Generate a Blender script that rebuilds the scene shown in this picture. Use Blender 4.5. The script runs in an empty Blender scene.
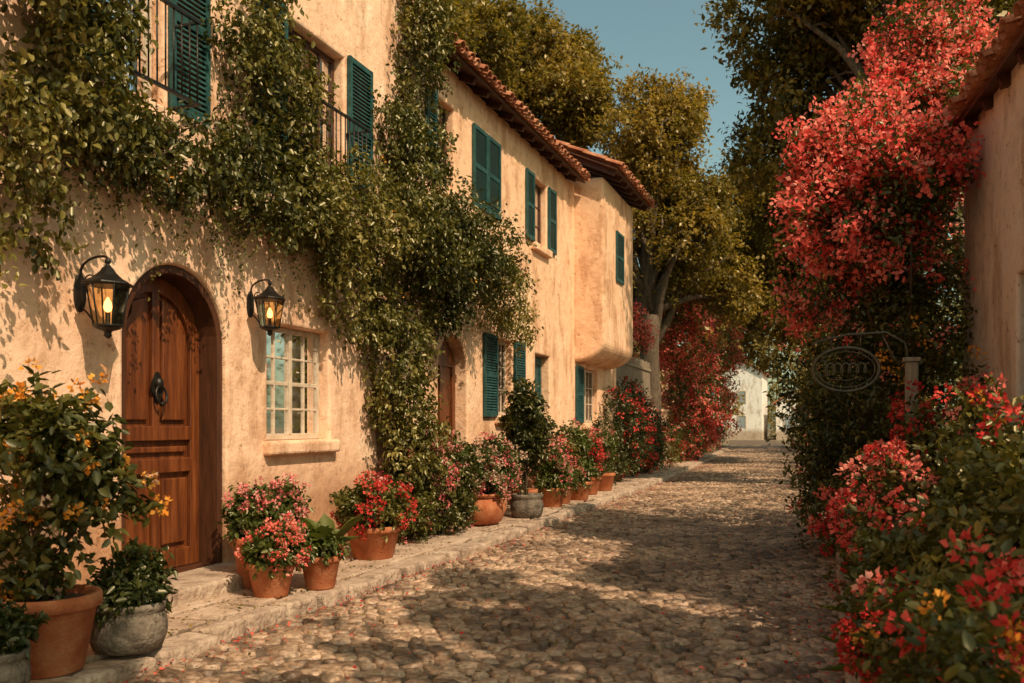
import bpy, math, random, bmesh
import numpy as np
from mathutils import Vector, Matrix
rng=np.random.default_rng(11); random.seed(11)
scene=bpy.context.scene
# ------------------------------------------------------------------ materials
def newmat(name):
    m=bpy.data.materials.new(name); m.use_nodes=True
    nt=m.node_tree; nt.nodes.clear()
    out=nt.nodes.new('ShaderNodeOutputMaterial')
    return m,nt,out
def N(nt,t,**kw):
    n=nt.nodes.new(t)
    for k,v in kw.items():
        if k in n.inputs: n.inputs[k].default_value=v
        else: setattr(n,k,v)
    return n
def ramp(nt,cols,pos=None):
    r=nt.nodes.new('ShaderNodeValToRGB'); cr=r.color_ramp
    n=len(cols); pos=pos or [i/(n-1) for i in range(n)]
    while len(cr.elements)<n: cr.elements.new(0.5)
    for e,c,p in zip(cr.elements,cols,pos):
        e.position=p; e.color=(c[0],c[1],c[2],1)
    return r
def pmat(name,cols,scale=4,rough=.8,bump=.3,bscale=40,metal=0,spec=.3,pos=None,stretch=(1,1,1),bdist=.01):
    m,nt,out=newmat(name); L=nt.links
    tc=N(nt,'ShaderNodeTexCoord'); mp=N(nt,'ShaderNodeMapping'); mp.inputs['Scale'].default_value=stretch
    L.new(tc.outputs['Object'],mp.inputs[0])
    n1=N(nt,'ShaderNodeTexNoise',Scale=scale,Detail=4.5,Roughness=.68); L.new(mp.outputs[0],n1.inputs['Vector'])
    r=ramp(nt,cols,pos or [.3+.4*i/max(1,len(cols)-1) for i in range(len(cols))]); L.new(n1.outputs['Fac'],r.inputs[0])
    b=N(nt,'ShaderNodeBsdfPrincipled',Roughness=rough,Metallic=metal); b.inputs['Specular IOR Level'].default_value=spec
    L.new(r.outputs[0],b.inputs['Base Color'])
    n2=N(nt,'ShaderNodeTexNoise',Scale=bscale,Detail=3); L.new(mp.outputs[0],n2.inputs['Vector'])
    bp=N(nt,'ShaderNodeBump',Strength=bump,Distance=bdist); L.new(n2.outputs['Fac'],bp.inputs['Height']); L.new(bp.outputs[0],b.inputs['Normal'])
    L.new(b.outputs[0],out.inputs[0]); return m
def leafmat(name,cols,trans=.35,gloss=.07,rough=.38,val=1.5,sat=1.1):
    m,nt,out=newmat(name); L=nt.links
    a=N(nt,'ShaderNodeAttribute',attribute_name='rnd'); r=ramp(nt,cols); L.new(a.outputs['Fac'],r.inputs[0])
    b=N(nt,'ShaderNodeBsdfDiffuse'); L.new(r.outputs[0],b.inputs[0])
    t=N(nt,'ShaderNodeBsdfTranslucent')
    hs=N(nt,'ShaderNodeHueSaturation',Saturation=sat,Value=val); L.new(r.outputs[0],hs.inputs['Color']); L.new(hs.outputs[0],t.inputs[0])
    mx=N(nt,'ShaderNodeMixShader'); mx.inputs[0].default_value=trans
    L.new(b.outputs[0],mx.inputs[1]); L.new(t.outputs[0],mx.inputs[2]); last=mx
    if gloss:
        g=N(nt,'ShaderNodeBsdfGlossy',Roughness=rough); g.inputs[0].default_value=(1,.85,.6,1)
        m2=N(nt,'ShaderNodeMixShader'); m2.inputs[0].default_value=gloss; L.new(mx.outputs[0],m2.inputs[1]); L.new(g.outputs[0],m2.inputs[2]); last=m2
    L.new(last.outputs[0],out.inputs[0]); return m
def stucco(name,c1,c2,c3):
    m,nt,out=newmat(name); L=nt.links
    tc=N(nt,'ShaderNodeTexCoord')
    def noise(sc,det=5,st=(1,1,1),ro=.6):
        mp=N(nt,'ShaderNodeMapping'); mp.inputs['Scale'].default_value=st; L.new(tc.outputs['Object'],mp.inputs[0])
        n=N(nt,'ShaderNodeTexNoise',Scale=sc,Detail=det,Roughness=ro); L.new(mp.outputs[0],n.inputs['Vector']); return n
    n1=noise(1.5,6,ro=.74); r1=ramp(nt,[c2,c1,c1,c3],[.34,.46,.54,.68]); L.new(n1.outputs['Fac'],r1.inputs[0])
    n2=noise(2.4,5,(1,1,.35),.7); r2=ramp(nt,[(.5,.37,.27),(1,1,1)],[.37,.5]); L.new(n2.outputs['Fac'],r2.inputs[0])
    mx=N(nt,'ShaderNodeMix',data_type='RGBA',blend_type='MULTIPLY'); mx.inputs[0].default_value=.6
    L.new(r1.outputs[0],mx.inputs[6]); L.new(r2.outputs[0],mx.inputs[7])
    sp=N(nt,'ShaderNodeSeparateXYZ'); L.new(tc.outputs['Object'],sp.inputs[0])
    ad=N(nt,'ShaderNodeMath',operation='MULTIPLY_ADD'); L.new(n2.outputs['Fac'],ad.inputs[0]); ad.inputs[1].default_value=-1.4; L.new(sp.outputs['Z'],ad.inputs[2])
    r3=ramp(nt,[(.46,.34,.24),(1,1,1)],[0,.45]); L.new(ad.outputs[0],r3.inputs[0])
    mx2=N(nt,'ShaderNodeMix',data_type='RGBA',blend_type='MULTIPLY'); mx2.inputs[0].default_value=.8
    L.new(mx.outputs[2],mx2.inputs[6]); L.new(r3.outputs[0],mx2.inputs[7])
    n5=noise(9,6,ro=.82); r5=ramp(nt,[(.4,.28,.18),(1,1,1)],[.36,.42]); L.new(n5.outputs['Fac'],r5.inputs[0])
    mx3=N(nt,'ShaderNodeMix',data_type='RGBA',blend_type='MULTIPLY'); mx3.inputs[0].default_value=.8
    L.new(mx2.outputs[2],mx3.inputs[6]); L.new(r5.outputs[0],mx3.inputs[7])
    b=N(nt,'ShaderNodeBsdfPrincipled',Roughness=.9); b.inputs['Specular IOR Level'].default_value=.15
    L.new(mx3.outputs[2],b.inputs['Base Color'])
    nb=noise(5,5,ro=.6)
    a2=N(nt,'ShaderNodeMath',operation='MULTIPLY_ADD'); L.new(n5.outputs['Fac'],a2.inputs[0]); a2.inputs[1].default_value=.35; L.new(nb.outputs['Fac'],a2.inputs[2])
    bp=N(nt,'ShaderNodeBump',Strength=.6,Distance=.05); L.new(a2.outputs[0],bp.inputs['Height']); L.new(bp.outputs[0],b.inputs['Normal'])
    L.new(b.outputs[0],out.inputs[0]); return m
M={}
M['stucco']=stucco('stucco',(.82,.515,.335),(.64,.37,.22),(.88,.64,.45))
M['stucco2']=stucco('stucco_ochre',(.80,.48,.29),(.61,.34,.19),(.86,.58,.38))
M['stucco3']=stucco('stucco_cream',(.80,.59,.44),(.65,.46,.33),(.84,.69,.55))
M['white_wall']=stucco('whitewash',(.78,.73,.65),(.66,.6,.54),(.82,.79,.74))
M['wood']=pmat('door_wood',[(.055,.014,.005),(.13,.034,.009),(.24,.07,.019)],6,.34,.4,30,stretch=(3,3,.25),spec=.5)
M['darkwood']=pmat('dark_wood',[(.04,.014,.006),(.10,.034,.014)],6,.5,.4,30,stretch=(3,3,.4))
M['greywood']=pmat('weathered_wood',[(.16,.11,.07),(.34,.26,.18)],6,.85,.5,30,stretch=(3,3,.3))
M['green']=pmat('green_paint',[(.010,.034,.030),(.018,.062,.054),(.035,.10,.085)],9,.55,.4,60,spec=.35)
M['cream']=pmat('cream_paint',[(.42,.30,.2),(.64,.52,.39)],8,.6,.4,50)
M['iron']=pmat('wrought_iron',[(.010,.010,.009),(.035,.026,.018)],12,.42,.3,60,metal=.5,spec=.4)
M['bronze']=pmat('sign_bronze',[(.05,.038,.025),(.13,.10,.06)],12,.4,.3,60,metal=.5,spec=.5)
M['terra']=pmat('terracotta',[(.20,.052,.02),(.38,.11,.04),(.46,.18,.08),(.56,.34,.23)],5,.85,.5,60,pos=[.25,.45,.65,.82])
M['stonepot']=pmat('stone_pot',[(.05,.04,.028),(.15,.112,.08),(.26,.205,.15)],9,.9,.9,35,bdist=.02)
M['soil']=pmat('soil',[(.03,.018,.01),(.09,.055,.03)],12,.95,.9,60)
M['tile']=pmat('roof_tile',[(.17,.05,.025),(.38,.13,.06),(.5,.27,.15)],4,.85,.6,50)
M['bark']=pmat('bark',[(.06,.04,.025),(.2,.14,.09)],7,.9,1.0,22,stretch=(2,2,.5),bdist=.04)
M['twig']=pmat('vine_bark',[(.06,.035,.02),(.15,.09,.05)],9,.9,.6,40)
M['flag']=pmat('flagstone',[(.23,.15,.1),(.44,.305,.21),(.56,.41,.30)],2.2,.85,.8,26,bdist=.03)
M['kerb']=pmat('kerb_stone',[(.2,.132,.09),(.40,.28,.195),(.52,.385,.28)],5,.85,.9,22,bdist=.03)
M['ground']=pmat('earth',[(.10,.07,.04),(.2,.14,.08),(.09,.09,.035)],1.5,.95,.6,20)
M['sand']=pmat('mortar',[(.07,.046,.03),(.19,.13,.082)],10,.95,.8,70)
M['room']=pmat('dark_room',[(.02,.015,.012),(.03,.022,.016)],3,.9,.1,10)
M['farwin']=pmat('far_window_blue_grey',[(.20,.24,.25),(.30,.34,.34)],3,.8,.1,10)  # plain pale blue-grey for the far window panes
M['curtain']=pmat('curtain',[(.3,.22,.15),(.45,.36,.26)],8,.9,.1,10)
def cobmat():
    m,nt,out=newmat('cobblestone'); L=nt.links
    a=N(nt,'ShaderNodeAttribute',attribute_name='rnd'); r=ramp(nt,[(.16,.108,.075),(.30,.205,.142),(.42,.295,.205),(.52,.375,.27),(.35,.262,.195)]); L.new(a.outputs['Fac'],r.inputs[0])
    tc=N(nt,'ShaderNodeTexCoord'); n=N(nt,'ShaderNodeTexNoise',Scale=30,Detail=4); L.new(tc.outputs['Object'],n.inputs['Vector'])
    r2=ramp(nt,[(.5,.45,.4),(1.15,1.1,1.05)],[.35,.62]); L.new(n.outputs['Fac'],r2.inputs[0])
    n3=N(nt,'ShaderNodeTexNoise',Scale=.8,Detail=4); L.new(tc.outputs['Object'],n3.inputs['Vector']); r3=ramp(nt,[(.62,.57,.52),(1.15,1.1,1.03)],[.38,.6]); L.new(n3.outputs['Fac'],r3.inputs[0])
    mx=N(nt,'ShaderNodeMix',data_type='RGBA',blend_type='MULTIPLY'); mx.inputs[0].default_value=1; L.new(r.outputs[0],mx.inputs[6]); L.new(r2.outputs[0],mx.inputs[7])
    mx2=N(nt,'ShaderNodeMix',data_type='RGBA',blend_type='MULTIPLY'); mx2.inputs[0].default_value=1; L.new(mx.outputs[2],mx2.inputs[6]); L.new(r3.outputs[0],mx2.inputs[7])
    b=N(nt,'ShaderNodeBsdfPrincipled',Roughness=.5); b.inputs['Specular IOR Level'].default_value=.45; L.new(mx2.outputs[2],b.inputs['Base Color'])
    bp=N(nt,'ShaderNodeBump',Strength=.8,Distance=.012); L.new(n.outputs['Fac'],bp.inputs['Height']); L.new(bp.outputs[0],b.inputs['Normal'])
    L.new(b.outputs[0],out.inputs[0]); return m
M['cobble']=cobmat()
def glassmat(name,tint,refl=.12):
    m,nt,out=newmat(name); L=nt.links
    t=N(nt,'ShaderNodeBsdfTransparent'); t.inputs[0].default_value=(*tint,1)
    g=N(nt,'ShaderNodeBsdfGlossy',Roughness=.04); f=N(nt,'ShaderNodeFresnel',IOR=1.6)
    mx=N(nt,'ShaderNodeMixShader'); L.new(f.outputs[0],mx.inputs[0]); L.new(t.outputs[0],mx.inputs[1]); L.new(g.outputs[0],mx.inputs[2]); L.new(mx.outputs[0],out.inputs[0]); return m
M['glass']=glassmat('window_glass',(.55,.55,.5)); M['lglass']=glassmat('lantern_glass',(.95,.8,.55))
m,nt,out=newmat('lamp_glow'); e=N(nt,'ShaderNodeEmission',Strength=6); e.inputs[0].default_value=(1,.50,.16,1); nt.links.new(e.outputs[0],out.inputs[0]); M['glow']=m
M['leaf']=leafmat('leaf_vine',[(.018,.025,.006),(.052,.055,.011),(.13,.112,.021),(.31,.235,.065)],.3,.05)
M['leafdark']=leafmat('leaf_dark',[(.012,.02,.006),(.032,.042,.010),(.078,.078,.018)],.25,.045)
M['leafoak']=leafmat('leaf_oak',[(.035,.033,.008),(.098,.079,.016),(.21,.148,.03),(.34,.215,.05)],.42,.03)
M['leafhaze']=leafmat('leaf_far_hazed',[(.12,.10,.035),(.22,.17,.055),(.33,.24,.08),(.42,.31,.12)],.4,0)  # paler golden leaves, distance haze put into the colour
M['leafbright']=leafmat('leaf_fresh',[(.03,.045,.008),(.075,.095,.018),(.16,.155,.032)],.35,.05)
M['pink']=leafmat('petal_pink',[(.55,.07,.08),(.76,.17,.16),(.85,.31,.26),(.88,.47,.40)],.35,0,val=1.1,sat=1)
M['coral']=leafmat('petal_coral',[(.74,.075,.07),(.89,.17,.135),(.95,.28,.21),(.96,.45,.34)],.45,0,val=1.2,sat=1.05)
M['bloom']=leafmat('petal_cerise',[(.55,.055,.06),(.78,.12,.10),(.88,.23,.17),(.90,.38,.28)],.42,0,val=1.2,sat=1.05)
M['red']=leafmat('petal_red',[(.40,.022,.024),(.64,.055,.045),(.78,.15,.10)],.3,0,val=1.1,sat=1.)
M['orange']=leafmat('petal_orange',[(.6,.17,.02),(.78,.31,.045),(.85,.45,.11)],.3,0,val=1.1,sat=1.)
M['pale']=leafmat('petal_pale',[(.6,.30,.2),(.75,.45,.31),(.8,.58,.40)],.3,0,val=1.1,sat=.95)
# ------------------------------------------------------------------ object helpers
def link(o,parent=None):
    scene.collection.objects.link(o)
    if parent:
        o.parent=parent; o.matrix_parent_inverse=Matrix.Translation(-Vector(parent.location))
    return o
def empty(name,loc=(0,0,0)):
    e=bpy.data.objects.new(name,None); e.location=loc; e.empty_display_size=.3; link(e); return e
class B:
    def __init__(s): s.v=[];s.f=[];s.m=[];s.sm=[]
    def add(s,vs,fs,m=0,sm=False):
        o=len(s.v); s.v+= [tuple(v) for v in vs]
        for f in fs: s.f.append(tuple(i+o for i in f)); s.m.append(m); s.sm.append(sm)
    def box(s,x0,x1,y0,y1,z0,z1,m=0,j=0):
        vs=[(x,y,z) for x in (x0,x1) for y in (y0,y1) for z in (z0,z1)]
        if j: vs=[tuple(c+random.uniform(-j,j) for c in v) for v in vs]
        s.add(vs,[(0,1,3,2),(4,6,7,5),(0,4,5,1),(2,3,7,6),(0,2,6,4),(1,5,7,3)],m)
    def tube(s,pts,rad,seg=8,m=0,closed=False):
        pts=[Vector(p) for p in pts]; n=len(pts)
        if not hasattr(rad,'__len__'): rad=[rad]*n
        vs=[];fs=[]; prev=None
        for i,p in enumerate(pts):
            if closed: t=pts[(i+1)%n]-pts[i-1]
            else: t=pts[min(i+1,n-1)]-pts[max(i-1,0)]
            if t.length<1e-9: t=Vector((0,0,1))
            t.normalize()
            if prev is None:
                a=Vector((0,0,1)) if abs(t.z)<.9 else Vector((1,0,0)); u=t.cross(a).normalized()
            else:
                u=prev-t*prev.dot(t); u.normalize()
            prev=u; w=t.cross(u)
            for k in range(seg):
                an=2*math.pi*k/seg; vs.append(p+(u*math.cos(an)+w*math.sin(an))*rad[i])
        r=n if closed else n-1
        for i in range(r):
            for k in range(seg):
                a=i*seg+k;b=i*seg+(k+1)%seg;c=((i+1)%n)*seg+(k+1)%seg;d=((i+1)%n)*seg+k
                fs.append((a,b,c,d))
        if not closed: fs.append(tuple(range(seg))[::-1]); fs.append(tuple((n-1)*seg+k for k in range(seg)))
        s.add(vs,fs,m,True)
    def lathe(s,prof,c=(0,0,0),seg=28,m=0,wob=0,sm=True):
        vs=[];fs=[];n=len(prof); ph=random.random()*6
        for r,z in prof:
            for k in range(seg):
                a=2*math.pi*k/seg; rr=r*(1+wob*math.sin(2*a+ph)); vs.append((c[0]+rr*math.cos(a),c[1]+rr*math.sin(a),c[2]+z))
        for i in range(n-1):
            for k in range(seg): fs.append((i*seg+k,i*seg+(k+1)%seg,(i+1)*seg+(k+1)%seg,(i+1)*seg+k))
        fs.append(tuple(range(seg))[::-1]); fs.append(tuple((n-1)*seg+k for k in range(seg)))
        s.add(vs,fs,m,sm)
    def obj(s,name,mats,parent=None,bevel=0,seg=2):
        me=bpy.data.meshes.new(name); me.from_pydata(s.v,[],s.f)
        for mm in mats: me.materials.append(mm)
        me.polygons.foreach_set('material_index',s.m); me.polygons.foreach_set('use_smooth',s.sm)
        bm=bmesh.new(); bm.from_mesh(me); bmesh.ops.recalc_face_normals(bm,faces=bm.faces); bm.to_mesh(me); bm.free()
        o=bpy.data.objects.new(name,me); link(o,parent)
        if bevel:
            md=o.modifiers.new('bevel','BEVEL'); md.width=bevel; md.segments=seg; md.limit_method='ANGLE'
        return o
def arch(y0,y1,z0,zs,n=20):
    r=(y1-y0)/2; c=(y0+y1)/2
    return [(y0,z0),(y1,z0)]+[(c+r*math.cos(math.pi*i/n),zs+r*math.sin(math.pi*i/n)) for i in range(n+1)]
def rect(y0,y1,z0,z1): return [(y0,z0),(y1,z0),(y1,z1),(y0,z1)]
def slab(name,outline,holes,x0,x1,mat,parent=None,bev=.0):
    cu=bpy.data.curves.new('tmp','CURVE'); cu.dimensions='2D'; cu.fill_mode='BOTH'
    for pl in [outline]+holes:
        sp=cu.splines.new('POLY'); sp.points.add(len(pl)-1)
        for p,q in zip(sp.points,pl): p.co=(q[0],q[1],0,1)
        sp.use_cyclic_u=True
    cu.extrude=abs(x1-x0)/2-bev
    if bev: cu.bevel_depth=bev; cu.bevel_resolution=2; cu.offset=-bev
    o=bpy.data.objects.new('tmp',cu); scene.collection.objects.link(o)
    bpy.context.view_layer.update()
    me=bpy.data.meshes.new_from_object(o.evaluated_get(bpy.context.evaluated_depsgraph_get()))
    bpy.data.objects.remove(o)
    n=len(me.vertices); co=np.empty(n*3); me.vertices.foreach_get('co',co); co=co.reshape(-1,3)
    co=np.stack([co[:,2]+(x0+x1)/2,co[:,0],co[:,1]],1); me.vertices.foreach_set('co',co.ravel())
    me.materials.clear(); me.materials.append(mat); me.name=name
    me.polygons.foreach_set('use_smooth',[False]*len(me.polygons)); me.update()
    o=bpy.data.objects.new(name,me); link(o,parent); return o
def fast_mesh(name,V,groups,mats,rnd=None,parent=None,smooth=False):
    me=bpy.data.meshes.new(name); V=np.asarray(V,dtype=np.float32).reshape(-1,3)
    me.vertices.add(len(V)); me.vertices.foreach_set('co',V.ravel())
    loops=np.concatenate([g[0].ravel() for g in groups]).astype(np.int32)
    tot=np.concatenate([np.full(len(g[0]),g[0].shape[1]) for g in groups]).astype(np.int32)
    mi=np.concatenate([np.full(len(g[0]),g[1]) for g in groups]).astype(np.int32)
    start=np.concatenate([[0],np.cumsum(tot)[:-1]]).astype(np.int32)
    me.loops.add(len(loops)); me.loops.foreach_set('vertex_index',loops)
    me.polygons.add(len(tot)); me.polygons.foreach_set('loop_start',start); me.polygons.foreach_set('loop_total',tot)
    me.polygons.foreach_set('material_index',mi)
    if smooth: me.polygons.foreach_set('use_smooth',np.ones(len(tot),dtype=bool))
    if rnd is not None:
        a=me.attributes.new('rnd','FLOAT','POINT'); a.data.foreach_set('value',np.asarray(rnd,dtype=np.float32))
    for m in mats: me.materials.append(m)
    me.update(calc_edges=True); me.validate()
    o=bpy.data.objects.new(name,me); link(o,parent); return o
def unit(a): return a/np.maximum(np.linalg.norm(a,axis=-1,keepdims=True),1e-9)
_nd=unit(rng.normal(size=(24,3))); _np=rng.uniform(0,6.28,24); _nf=rng.uniform(.6,2.2,24)
def gn(P,f,o=0):
    s=0
    for i in range(6):
        j=(i+o*6)%24; s=s+np.sin((P@_nd[j])*f*_nf[j]+_np[j])
    return s/3.0
class Leaves:
    def __init__(s): s.V=[];s.G=[];s.R=[];s.n=0
    def add(s,P,D,Nn,Ln,Wr,mat,rnd,kite=False):
        P=P.reshape(-1,3);D=unit(D.reshape(-1,3));Nn=Nn.reshape(-1,3);Ln=Ln.reshape(-1,1);rnd=rnd.reshape(-1)
        S=unit(np.cross(D,Nn)); U=np.cross(S,D); W=Ln*Wr; n=len(P)
        if kite:
            v=np.stack([P,P+D*Ln*.45+S*W*.5+U*W*.12,P+D*Ln-U*Ln*.1,P+D*Ln*.45-S*W*.5+U*W*.12],1); k=4
            f=np.arange(n)[:,None]*4+np.array([0,1,2,3])[None]+s.n; s.G.append((f,mat))
        else:
            v=np.stack([P,P+D*Ln*.3+S*W*.46+U*W*.15,P+D*Ln*.68+S*W*.4+U*W*.12-U*Ln*.05,P+D*Ln-U*Ln*.16,P+D*Ln*.68-S*W*.4+U*W*.12-U*Ln*.05,P+D*Ln*.3-S*W*.46+U*W*.15],1); k=6
            b=np.arange(n)[:,None]*6+s.n
            s.G.append((b+np.array([[0,1,2,3]]),mat)); s.G.append((b+np.array([[0,3,4,5]]),mat))
        s.V.append(v.reshape(-1,3)); s.R.append(np.repeat(rnd,k)); s.n+=n*k
    def obj(s,name,mats,parent=None): return fast_mesh(name,np.concatenate(s.V),s.G,mats,np.clip(np.concatenate(s.R),0,1),parent)
def foliage(LB,blobs,m,k,L,sprig,mat=0,droop=.2,gapf=2.2,gapt=-.55,kite=False,wr=.55,inner=.35,fl=None,bright=0.,lump=.2):
    bl=np.array(blobs,dtype=float); w=(bl[:,3]*bl[:,4]*bl[:,5])**(2/3); idx=rng.choice(len(bl),m,p=w/w.sum())
    c=bl[idx,:3]; R=bl[idx,3:6]; d=unit(rng.normal(size=(m,3)))
    r=(inner+(1-inner)*rng.random((m,1))**.55)*(1+lump*gn(d*2+c*3,1.3,1))[:,None]
    P=c+d*r*R; G=unit(d/R)
    keep=gn(P,gapf,0)>gapt; keep&=P[:,2]>.05
    P=P[keep];G=G[keep];m=len(P)
    S=unit(G+.7*rng.normal(size=(m,3))+np.array([0,0,-droop])); cr=rng.random(m)
    t=rng.random((m,k,1)); pos=P[:,None]+S[:,None]*t*sprig+rng.normal(size=(m,k,3))*sprig*.16
    D=S[:,None]*.6+rng.normal(size=(m,k,3))*.8+np.array([0,0,-droop])
    Nn=rng.normal(size=(m,k,3))*.6+np.array([0,0,.8])+G[:,None]*.5
    Ln=L*(.55+.7*rng.random((m,k)))
    rn=.42+bright+.40*(cr[:,None]-.5)+.4*(rng.random((m,k))-.5)+.16*gn(P,1.5,2)[:,None]
    LB.add(pos,D,Nn,Ln,wr,mat,rn,kite)
    for f in (fl or []):
        sel=(gn(P,f.get('f',2.5),f.get('o',3))>f.get('t',0))&(rng.random(m)<f.get('p',1.))&(P[:,2]>f.get('zmin',-9))
        sel&=(((P-c[keep])/R[keep])**2).sum(1)**.5>f.get('rmin',.75)
        if not sel.any(): continue
        Q=P[sel];SS=S[sel];q=len(Q);kk=f['n']; dd=unit(rng.normal(size=(q,kk,3)))
        if f.get('head',False):
            C=Q+SS*sprig*1.15+np.array([0,0,sprig*.25]); pp=C[:,None]+dd*f['rad']*(.5+.5*rng.random((q,kk,1)))
        else:
            pp=Q[:,None]+SS[:,None]*sprig*(.3+1.1*rng.random((q,kk,1)))+dd*f['rad']*rng.random((q,kk,1))
        LB.add(pp,dd+.5*SS[:,None]+rng.normal(size=(q,kk,3))*.4,rng.normal(size=(q,kk,3))+SS[:,None],f['size']*(.6+.6*rng.random((q,kk))),f.get('wr',.85),f['mat'],.5+.6*(rng.random((q,1))-.5)+.5*(rng.random((q,kk))-.5),f.get('kite',True))
def rosette(LB,c,n,L,W,mat=0,up=.9,br=.1):
    a=rng.uniform(0,6.28,n); e=rng.uniform(.2,1.2,n)*up
    D=np.stack([np.cos(a)*np.cos(e),np.sin(a)*np.cos(e),np.sin(e)],1); Nn=np.stack([-np.cos(a)*np.sin(e),-np.sin(a)*np.sin(e),np.cos(e)],1)
    LB.add(np.tile(np.array(c),(n,1)),D,Nn,L*(.7+.5*rng.random(n)),W,mat,.5+br+.4*(rng.random(n)-.5))
# ------------------------------------------------------------------ ground, road
def bend(y):
    y=np.asarray(y,dtype=float); return -1.9*(np.clip(y-9,0,None)/44)**1.7
XL,XR=-3.87,.12
b=B(); b.add([(-250,-60,-.012),(250,-60,-.012),(250,400,-.012),(-250,400,-.012)],[(0,1,2,3)]); b.obj('ground',[M['ground']])
def strip(name,xa,xb,y0,y1,z,mat):
    ys=np.arange(y0,y1+.01,1.0); vs=[];fs=[]
    for i,y in enumerate(ys):
        o=float(bend(y)); vs+=[(xa+o,y,z),(xb+o,y,z)]
        if i: k=2*i; fs.append((k-2,k-1,k+1,k))
    b=B(); b.add(vs,fs); return b.obj(name,[mat])
road=strip('cobblestone_street',XL-.05,XR+.05,-4,88,.002,M['sand'])
def cobbles():
    V=[];G=[];R=[];base=0
    for (ya,yb,seg,lod) in ((1.5,20,10,0),(20,66,6,1)):
        py=.106; px=.134; ys=np.arange(ya,yb,py); P=[]
        for i,y in enumerate(ys):
            xs=np.arange(XL+.17,XR-.03,px)+(i%2)*px/2; P.append(np.stack([xs,np.full_like(xs,y)],1))
        P=np.concatenate(P); P0=P.copy(); n=len(P); P+=rng.normal(size=P.shape)*.018
        q3=np.concatenate([P0,np.zeros((n,1))],1); P[:,0]+=.035*gn(q3,1.3,1); P[:,1]+=.06*gn(q3,1.1,2)
        P[:,0]=np.clip(P[:,0],XL+.15,XR-.01); P[:,0]+=bend(P[:,1])
        a=np.arange(seg)/seg*2*np.pi; rot=rng.uniform(0,6.28,(n,1))
        rr=1+.14*np.sin(2*(a[None]+rot))+.10*np.sin(3*a[None]+rng.uniform(0,6.28,(n,1)))+.05*rng.normal(size=(n,seg))
        sc=.72+.48*rng.random((n,1)); sx=.070*sc*(.92+.16*rng.random((n,1))); sy=.058*sc*(.9+.2*rng.random((n,1))); h=.015+.018*rng.random((n,1))+.006*gn(q3,1.5)[:,None]
        rings=[(1.0,-.004),(.93,.70),(.68,.97)] if lod==0 else [(1.0,-.004),(.78,.88)]
        tilt=rng.normal(size=(n,2))*.09; vs=[]
        for s_,hh in rings:
            x=np.cos(a)[None]*rr*sx*s_; y=np.sin(a)[None]*rr*sy*s_; z=h*hh+(x*tilt[:,:1]+y*tilt[:,1:])*(hh>0)
            vs.append(np.stack([P[:,:1]+x,P[:,1:]+y,z+.001],2))
        vs.append(np.stack([P[:,0],P[:,1],h[:,0]+.001],1)[:,None]); v=np.concatenate(vs,1); k=v.shape[1]
        b0=np.arange(n)[:,None]*k+base
        for r in range(len(rings)-1):
            for j in range(seg):
                j2=(j+1)%seg; G.append((b0+np.array([[r*seg+j,r*seg+j2,(r+1)*seg+j2,(r+1)*seg+j]]),0))
        r=len(rings)-1
        for j in range(seg): G.append((b0+np.array([[r*seg+j,r*seg+(j+1)%seg,k-1]]),0))
        V.append(v.reshape(-1,3)); R.append(np.repeat(rng.random(n),k)); base+=n*k
    fast_mesh('cobblestones',np.concatenate(V),G,[M['cobble']],np.concatenate(R),road,True)
cobbles()
sw=strip('sidewalk',-5.6,XL-.1,-2,62,.085,M['sand'])
b=B(); y=-1.0
while y<40:
    l=random.uniform(.45,.8); o=float(bend(y))
    cuts=sorted([random.uniform(-5.1,-4.8),random.uniform(-4.55,-4.3)])
    xs=[-5.4]+cuts+[XL-.13]
    for a_,c_ in zip(xs[:-1],xs[1:]):
        b.box(a_+o+.012,c_+o-.012,y+.012,y+l-.012,.06,.118+random.uniform(-.008,.008),0,.014)
    y+=l
b.obj('flagstones',[M['flag']],sw,.012)
b=B(); y=-1
while y<60:
    l=random.uniform(.22,.6); o=float(bend(y)); j=random.uniform(-.04,.05)
    b.box(XL-.12+o,XL+.13+o+j,y+.01,y+l-.01,-.02,.11+random.uniform(-.02,.012),0,.02); y+=l
b.obj('kerb',[M['kerb']],None,.03,3)
b=B(); y=-1
while y<60:
    l=random.uniform(.2,.45); o=float(bend(y))
    b.box(XR-.05+o,XR+.13+o+random.uniform(-.02,.02),y+.01,y+l-.01,-.02,.13+random.uniform(-.03,.03),0,.02); y+=l
b.obj('kerb',[M['kerb']],None,.03,3)
strip('planting_bed',XR+.1,3.2,-2,62,.1,M['soil'])
# ------------------------------------------------------------------ building parts
def shutter(b,x,y0,y1,z0,z1,m=0,th=.04,side=1):
    f=.05
    b.box(x,x+th*side,y0,y0+f,z0,z1,m); b.box(x,x+th*side,y1-f,y1,z0,z1,m)
    zm=(z0+z1)/2
    for za,zb in ((z0,z0+.07),(z1-.06,z1),(zm-.03,zm+.03)): b.box(x+.001,x+(th-.002)*side,y0+f,y1-f,za,zb,m)
    for za,zb in ((z0+.07,zm-.03),(zm+.03,z1-.06)):
        n=max(3,int((zb-za)/.042))
        for i in range(n):
            z=za+(zb-za)*(i+.1)/n; hh=(zb-za)/n
            xi=x+.006*side; xo=x+(th-.006)*side; t=.007
            ya,yb=y0+f,y1-f
            vs=[(xo,ya,z),(xo,yb,z),(xo,ya,z+t),(xo,yb,z+t),(xi,ya,z+hh*.85),(xi,yb,z+hh*.85),(xi,ya,z+hh*.85+t),(xi,yb,z+hh*.85+t)]
            b.add(vs,[(0,1,3,2),(4,6,7,5),(0,4,5,1),(2,3,7,6),(0,2,6,4),(1,5,7,3)],m)
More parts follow.
